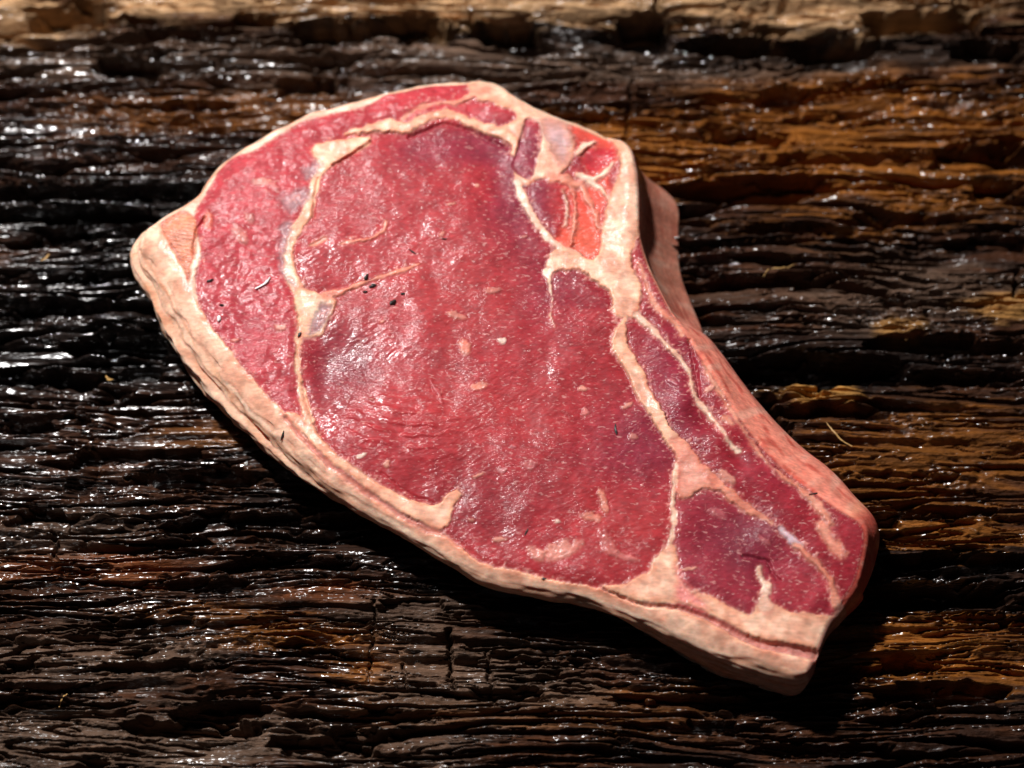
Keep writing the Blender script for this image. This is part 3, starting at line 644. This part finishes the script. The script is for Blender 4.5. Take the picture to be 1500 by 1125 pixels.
    h += dome(490, 545, 50, 60, -0.8) + dome(470, 520, 26, 70, -0.8)
    h += dome(740, 280, 40, 120, -1.2, 0.4) + dome(790, 400, 60, 40, -0.9) + dome(950, 660, 70, 60, -0.8, -0.7) + dome(915, 560, 40, 60, -0.8)
    h += dome(700, 770, 120, 50, -0.8, -0.5) + dome(380, 300, 90, 60, 0.5)
    h += dome(1000, 590, 50, 40, 0.9) + dome(1048, 640, 40, 30, 0.8) + dome(1090, 690, 50, 30, 0.6) + dome(1075, 770, 60, 40, -1.4) + dome(1140, 830, 34, 26, -1.2) + dome(1060, 850, 60, 40, 0.8)
    h += dome(1020, 560, 14, 60, -1.0, 0.3) + dome(640, 200, 100, 16, -0.6) + dome(860, 300, 30, 60, -0.8)
    h += dome(922, 285, 22, 85, 2.0) + dome(915, 225, 24, 24, 0.8) + dome(905, 400, 40, 40, 0.6)
    # torn fibres and lumps
    ca, sa = math.cos(0.42), math.sin(0.42)
    A = U * ca + V * sa + 1.5 * noise(U / 12, V / 12, 119); B = -U * sa + V * ca + 3.5 * noise(U / 26, V / 26, 120)
    fib = noise(A / 3.6, B / 0.95, 121) * 0.045 + noise(A / 1.6, B / 0.7, 123) * 0.03
    lum = fbm(U / 6.5, V / 6.5, 125, 3) * 0.12 + fbm(U / 18, V / 18, 126, 2) * 0.6
    h += lm * (fib + lum)
    nb0 = isfat.copy()
    for _ in range(5):
        nb0 = (np.roll(nb0, 3, 0) + np.roll(nb0, -3, 0) + np.roll(nb0, 3, 1) + np.roll(nb0, -3, 1) + 2 * nb0) / 6
    h -= 0.75 * nb0 * lm * sst(0, -3, D)
    h -= 1.1 * sst(-6, 0, D) * sst(7, 0.5, lean)
    h += dome(1005, 585, 26, 40, 0.9, -0.6) + dome(1055, 640, 26, 26, 0.9) + dome(1100, 700, 40, 22, 0.7, -0.6) + dome(1170, 760, 40, 22, 0.6, -0.6) - dome(1030, 615, 16, 30, 1.0, 0.6) - dome(1078, 668, 14, 30, 0.9, 0.6)
    sn = (part == names.index('sinew')) * 1.0
    stripe = np.sin(V * 5.2 + 1.2 * U + 0.8 * jit1)
    h += sn * 0.13 * stripe
    col = col * (1 - (0.18 * sn * sst(0.2, -0.8, stripe))[..., None])
    # the lean of the cap is rougher
    capm = (part == names.index('cap_muscle')) * 1.0
    h += capm * lm * (noise(U / 1.8, V / 1.8, 127) * 0.12 + noise(U / 4, V / 3, 128) * 0.22)
    # curved glistening folds low in the eye
    cx = PT([(590, 625)])[0]
    x, y = U - cx[0], V - cx[1]
    fold = np.sin((y - 0.012 * x * x + 0.12 * x + 1.2 * noise(U / 5, V / 3, 131)) * 1.75)
    fold = np.maximum(fold, 0.1)
    h += lm * 0.42 * fold * np.exp(-(x / 17) ** 2 - ((y + 0.5) / 9) ** 2) * sst(-0.3, 0.3, noise(U / 6, V / 2.5, 133) + 0.15)
    h += isfat * (fbm(U / 6.0, V / 6.0, 135, 2) * 0.26 + noise(U / 1.6, V / 1.6, 137) * 0.04)
    # tear lines (dark): px polyline, width mm, depth mm
    for pts, w, dp in (([(1088, 814), (1108, 816), (1126, 822), (1132, 838), (1142, 848)], 0.6, 0.9), ([(300, 320), (287, 340), (284, 372)], 0.5, 1.2), ([(466, 262), (461, 290), (458, 318)], 0.5, 0.9), ([(542, 208), (515, 226), (488, 243)], 0.5, 1.0),
                       ([(600, 200), (625, 190), (650, 182), (690, 190), (715, 203), (740, 212)], 0.7, 1.1), ([(443, 560), (452, 600), (470, 640)], 0.6, 0.7), ([(560, 694), (600, 722), (636, 736)], 0.4, 0.5), ([(1009, 498), (1018, 540), (1024, 580)], 0.6, 0.7),
                       ([(1135, 684), (1160, 703), (1184, 719)], 0.4, 0.7), ([(1110, 650), (1120, 668), (1150, 695)], 0.3, 0.5)):
        Q = catmull(PT(pts), 1.2); bx = box(Q, 3); d = np.full(U[bx].shape, 1e9)
        x = U[bx] + 0.3 * jit1[bx]; y = V[bx] + 0.3 * jit2[bx]
        for i in range(len(Q) - 1): d = np.minimum(d, seg_dist(x, y, Q[i], Q[i + 1])[0])
        h[bx] -= dp * sst(w * 1.4, 0, d)
    # ---- wall: round over the rim and go down
    t = D + (rr - 1.3)
    ang = np.clip(t / rr, 0, np.pi / 2)
    off = -(rr - 1.3) + rr * np.sin(ang)
    drop = rr * (1 - np.cos(ang))
    down = np.maximum(t - rr * np.pi / 2, 0)
    drop = drop + down
    q = np.clip(drop / TZ, 0, 1.2)
    top_h = h * (1 - sst(0.5, 6, D))
    lay = fbm(S * 0.8 / 42 + 3, D / 1.7 + 0.5 * noise(S * 0.8 / 14, D / 6, 158), 159, 3)
    # which stretch of wall
    def sidx(px, py):
        p = PT([(px, py)])[0]; return int(np.argmin(np.hypot(C[:, 0] - p[0], C[:, 1] - p[1])))
    s_b0, s_b1 = sidx(915, 214), sidx(1228, 878); s_c = sidx(1180, 975)
    lx = np.sin(np.clip(q / 0.62, 0, 1) * np.pi / 2)
    steep = sst(sidx(1010, 507), sidx(975, 450), S)
    lx = lx * (1 - steep) + np.clip(q, 0, 1) ** 1.5 * steep
    wallm = sst(0.0, 2.0, t)
    off = off + lean * lx * (t > 0) - under * sst(0.25, 1.0, q) + 1.0 * np.sin(np.pi * np.clip(q, 0, 1)) * sst(0, 3, t) * (lean < 3)
    bone = (S > s_b0) & (S < s_b1) & (D > 0.3)
    cut = (S >= s_b1) & (S < s_c) & (D > 0.3)
    other = (D > -0.5) & ~bone & ~cut
    SL = S * 0.8
    for msk, pn in ((bone, 'rib_bone'), (cut, 'fat_rim'), (other & (D > 0.5), 'fat_rim')):
        if pn not in names: names.append(pn)
        part[msk] = names.index(pn)
    # wall pigments, with crease shade painted into the fat
    wl = fbm(SL / 9, D / 2.6, 141, 3)
    cf = np.array(FAT)[None, None] * (1 + 0.06 * wl)[..., None]
    cf = cf + (np.array((0.66, 0.30, 0.17)) - cf) * (sst(0.0, 0.7, wl) * 0.6)[..., None]
    cf = cf + (np.array((0.52, 0.20, 0.11)) - cf) * (sst(0.1, 0.55, -lay) * 0.55)[..., None] + (np.array((0.80, 0.56, 0.42)) - cf) * (sst(0.2, 0.6, lay) * 0.6)[..., None]
    m = (other * sst(0.0, 0.8, D))[..., None]; col = col * (1 - m) + cf * m
    fat = fat * (1 - m[..., 0]) + m[..., 0]
    cb = np.array(BONE) * (1 + 0.1 * wl)[..., None]
    cb = cb + (np.array((0.50, 0.07, 0.05)) - cb) * sst(0.0, 0.7, noise(SL / 11, D / 1.8, 143) + 0.5 * noise(SL / 4, D / 1.0, 144))[..., None] * 0.8
    knob = (sst(sidx(934, 330), sidx(930, 280), S) * sst(9, 6, D))[..., None]
    upper = sst(sidx(984, 467), sidx(950, 400), S)[..., None]
    cb = cb * (1 - 0.55 * upper) + np.array((0.40, 0.19, 0.12)) * 0.55 * upper
    cb = cb * (1 - knob) + np.array(FATP) * knob
    tip = sst(sidx(1240, 758), sidx(1256, 768), S)[..., None]
    tb = np.array((0.78, 0.30, 0.19)) * (1 - tip) + np.array((0.55, 0.10, 0.07)) * tip
    cb = cb * (1 - sst(sidx(1225, 750), sidx(1245, 760), S)[..., None]) + tb * sst(sidx(1225, 750), sidx(1245, 760), S)[..., None]
    bs = noise(SL / 3.6, D / 14, 145) + 0.6 * noise(SL / 5, D / 9, 146)
    cb = cb + (np.array((0.26, 0.085, 0.055)) - cb) * (sst(0.0, 0.8, bs) * 0.4 * upper[..., 0])[..., None] + (np.array((0.74, 0.50, 0.38)) - cb) * (sst(0.1, 0.8, -bs) * 0.3)[..., None]
    m = (bone * sst(0.3, 1.0, D))[..., None]; col = col * (1 - m) + cb * m
    fat = fat * (1 - m[..., 0]) + 0.75 * m[..., 0]
    cc = np.array((0.52, 0.22, 0.17)) * (1 + 0.15 * wl)[..., None]
    m = (cut * sst(0.3, 1.2, D))[..., None]; col = col * (1 - m) + cc * m
    # wall relief
    nl = fbm(SL / 9, D / 3.6, 151, 2) * 0.8 + noise(SL / 3.0, D / 2.2, 155) * 0.13
    leftw = np.maximum(sst(sidx(520, 727), sidx(400, 628), S), sst(sidx(243, 319), sidx(215, 340), S))
    ledge = sst(5.0, 6.4, D + 1.0 * noise(SL / 9, SL * 0, 157)) * sst(19, 10, D) * 2.2
    off = off + wallm * np.where(other, nl * (0.55 + 0.5 * leftw) + 0.11 * lay, np.where(bone, 0.05 * nl, 0.3 * nl)) + leftw * ledge * other
    # strip grooves along the inner fat
    XY = np.where((t > 0)[..., None], CI[..., :2] + NI * off[..., None], np.stack([U, V], -1))
    # ease the rounding start so the face meets the wall without a step
    Z = TZ + top_h - drop
    P = np.concatenate([XY, Z[..., None]], -1)
    keepv = (D < OUT - 1) & (Z > -7.0)
    kq = keepv[:-1, :-1] & keepv[:-1, 1:] & keepv[1:, 1:] & keepv[1:, :-1]
    Pm = P / 1000.0
    N = grid_normals(Pm)
    root = bpy.data.objects.new('steak', None); COL.objects.link(root)
    c0 = PT([(730, 560)], 0)[0]; root.location = (c0[0] / 1000, c0[1] / 1000, 0.0)
    root.empty_display_size = 0.02
    Pl = Pm - np.array([c0[0], c0[1], 0]) / 1000.0
    root['label'] = 'raw bone-in rib steak, dark red lean edged with pale fat, lying on the wet wood'
    root['category'] = 'steak'
    pq = part[:-1, :-1]
    LAB = {'eye_muscle': 'large dark red oval of lean meat', 'cap_muscle': 'brighter pink crescent of lean along the rim', 'fat_rim': 'pale peach rim of fat', 'rib_bone': 'salmon coloured curved bone side', 'membrane': 'silvery grey connective skin', 'sinew': 'orange striped sinew strip', 'bone_head': 'bright orange red bone marrow area'}
    for i, pn in enumerate(names):
        k = kq & (pq == i)
        if not k.any(): continue
        o = grid_mesh(pn, Pl, N, k, MEAT, root, col.astype(np.float32), {'fat': fat})
        if pn in LAB: o['label'] = LAB[pn]
    def top_z(x, y):
        i = int(np.clip(round((x - us[0]) / STEP), 0, nx - 1)); j = int(np.clip(round((y - vs[0]) / STEP), 0, ny - 1))
        return float(Z[j, i])
    return top_z
top_z = build_steak()

# ------------------------------------------------------------------ crumbs and fibres
BARK = plain_mat('black_bark', (0.012, 0.009, 0.007), 0.55)
STRAW = plain_mat('dry_straw', (0.42, 0.24, 0.08), 0.5)
PALE = plain_mat('white_fibre', (0.85, 0.80, 0.76), 0.4)

def tube(name, pts, radii, mat, sides=5):
    """tapered bent rod through pts (mm, world)"""
    pts = np.array(pts, float); n = len(pts); rs = random.Random(int(abs(pts.sum()) * 10))
    verts, faces = [], []
    org = pts.mean(0)
    for i in range(n):
        t = pts[min(i + 1, n - 1)] - pts[max(i - 1, 0)]; t /= np.linalg.norm(t)
        a = np.cross(t, (0, 0, 1.0)); a = a / (np.linalg.norm(a) + 1e-9); b = np.cross(a, t)
        for k in range(sides):
            an = 2 * math.pi * k / sides; r = radii[i] * rs.uniform(0.55, 1.35)
            verts.append(tuple((pts[i] - org + a * math.cos(an) * r + b * math.sin(an) * r * 0.8) / 1000))
    for i in range(n - 1):
        for k in range(sides):
            k2 = (k + 1) % sides
            faces.append((i * sides + k, i * sides + k2, (i + 1) * sides + k2, (i + 1) * sides + k))
    faces.append(tuple(range(sides))); faces.append(tuple(range((n - 1) * sides, n * sides))[::-1])
    me = bpy.data.meshes.new(name); me.from_pydata(verts, [], faces); me.materials.append(mat)
    for p in me.polygons: p.use_smooth = len(pts) > 6
    o = bpy.data.objects.new(name, me); COL.objects.link(o); o.location = tuple(org / 1000)
    return o

def crumb(name, px, py, L, Wd, ang, mat, label, cat, group, lift=0.15, on='steak', seed=0):
    rs = random.Random(seed * 31 + int(px))
    z = TZ if on == 'steak' else 0
    x, y = (float(v) for v in px2mm(px, py, z)); zz = top_z(x, y) if on == 'steak' else wood_z(x, y)
    n = 5; ca, sa = math.cos(math.radians(ang)), math.sin(math.radians(ang)); L *= 0.2; r = Wd * 0.075
    pts = []
    for i in range(n):
        u = (i / (n - 1) - 0.5) * L; v = rs.uniform(-0.25, 0.25) * r
        X, Y = x + u * ca - v * sa, y + u * sa + v * ca
        zt = top_z(X, Y) if on == 'steak' else max(wood_z(X, Y), zz - 0.5)
        pts.append((X, Y, zt + r * 0.55 + lift * 0.3))
    o = tube(name, pts, [r * 0.35, r * 0.95, r * 1.1, r * 0.85, r * 0.3], mat)
    o['label'] = label; o['category'] = cat
    if group: o['group'] = group
    return o

G1 = 'dark crumbs on the steak'
for i, (px, py, L, W, an, lab) in enumerate([
    (308, 412, 11, 5, 25, 'black bark flake on the pink cap lean near the left fat rim'),
    (325, 448, 7, 6, 0, 'tiny round black crumb on the cap lean just above the white grain'),
    (537, 407, 10, 8, 60, 'black crumb touching the pale vein across the eye, topmost of a loose cluster'),
    (546, 420, 11, 7, 20, 'black crumb on the lower side of the pale vein, largest of a loose cluster'),
    (535, 428, 7, 5, 0, 'small black crumb in the lean just below the pale vein'),
    (576, 445, 11, 9, 30, 'rough black crumb alone right of the cluster by the pale vein'),
    (590, 432, 7, 4, 10, 'tiny dark crumb beside the rough black crumb in the eye'),
    (902, 628, 17, 5, 95, 'upright black splinter on the lean left of the long fat seam'),
    (604, 370, 14, 3, -35, 'thin dark splinter lying on the upper middle of the eye'),
    (771, 779, 12, 3, 65, 'thin dark sliver near the lower edge of the eye'),
    (413, 636, 14, 4, 70, 'short black curl on the pale fat rim at lower left'),
    (439, 491, 9, 5, 60, 'brown speck where the silvery skin meets the cap seam'),
    (797, 846, 8, 4, 10, 'small black speck on the lower fat rim'),
    (651, 352, 8, 3, 0, 'tiny dark chip right of the thin dark splinter'),
]):
    crumb('bark_crumb', px, py, L, W, an, BARK, lab, 'crumb', G1, seed=i)
crumb('fibre', 1195, 723, 22, 2.6, 12, BARK, 'thin black thread lying on the edge of the rib bone', 'fibre', None, 0.4)
crumb('grain', 321, 468, 9, 8, 80, PALE, 'white fat grain on the cap lean below the black crumb', 'grain', None)
def bent(name, P, z_on, r, mat, label, cat, group=None, bump=0.4):
    a = catmull(np.array(P, float), 4)
    pts = []
    for p in a:
        x, y = (float(v) for v in px2mm(p[0], p[1], TZ if z_on == 'steak' else 0))
        z = top_z(x, y) if z_on == 'steak' else wood_z(x, y)
        pts.append([x, y, z + r + bump * 0.3])
    zs = np.array([p[2] for p in pts])
    if z_on != 'steak': zs = np.maximum(zs, np.linspace(zs[0], zs[-1], len(zs)).clip(None, zs.max()) * 0.5 + zs.max() * 0.5)
    n = len(pts)
    for i in range(n): pts[i][2] = zs[i]
    rad = [r * (0.35 + 0.65 * math.sin(math.pi * (i + 0.5) / n)) for i in range(n)]
    o = tube(name, pts, rad, mat); o['label'] = label; o['category'] = cat
    if group: o['group'] = group
bent('fibre', [(374, 425), (384, 421), (391, 415), (396, 408)], 'steak', 0.38, PALE, 'white curved fibre on the cap lean at left', 'fibre')
GS = 'straw fibres on the wood'
bent('straw', [(62, 386), (68, 381), (73, 374)], 'wood', 0.3, STRAW, 'short yellow straw on the wet wood at far left, upper one', 'straw', GS)
bent('straw', [(153, 546), (158, 554), (166, 558)], 'wood', 0.35, STRAW, 'short bent yellow straw in the dark hollow left of the steak', 'straw', GS)
bent('straw', [(1208, 624), (1220, 640), (1232, 652), (1246, 660)], 'wood', 0.28, STRAW, 'long thin straw on the wood right of the bone', 'straw', GS)
bent('straw', [(1118, 408), (1128, 398), (1145, 394), (1160, 386), (1168, 380)], 'wood', 0.25, STRAW, 'curved thread on the wood right of the fat ridge', 'straw', GS)
bent('straw', [(86, 1035), (92, 1024), (98, 1015)], 'wood', 0.25, STRAW, 'yellow straw on the grey wood at lower left', 'straw', GS)
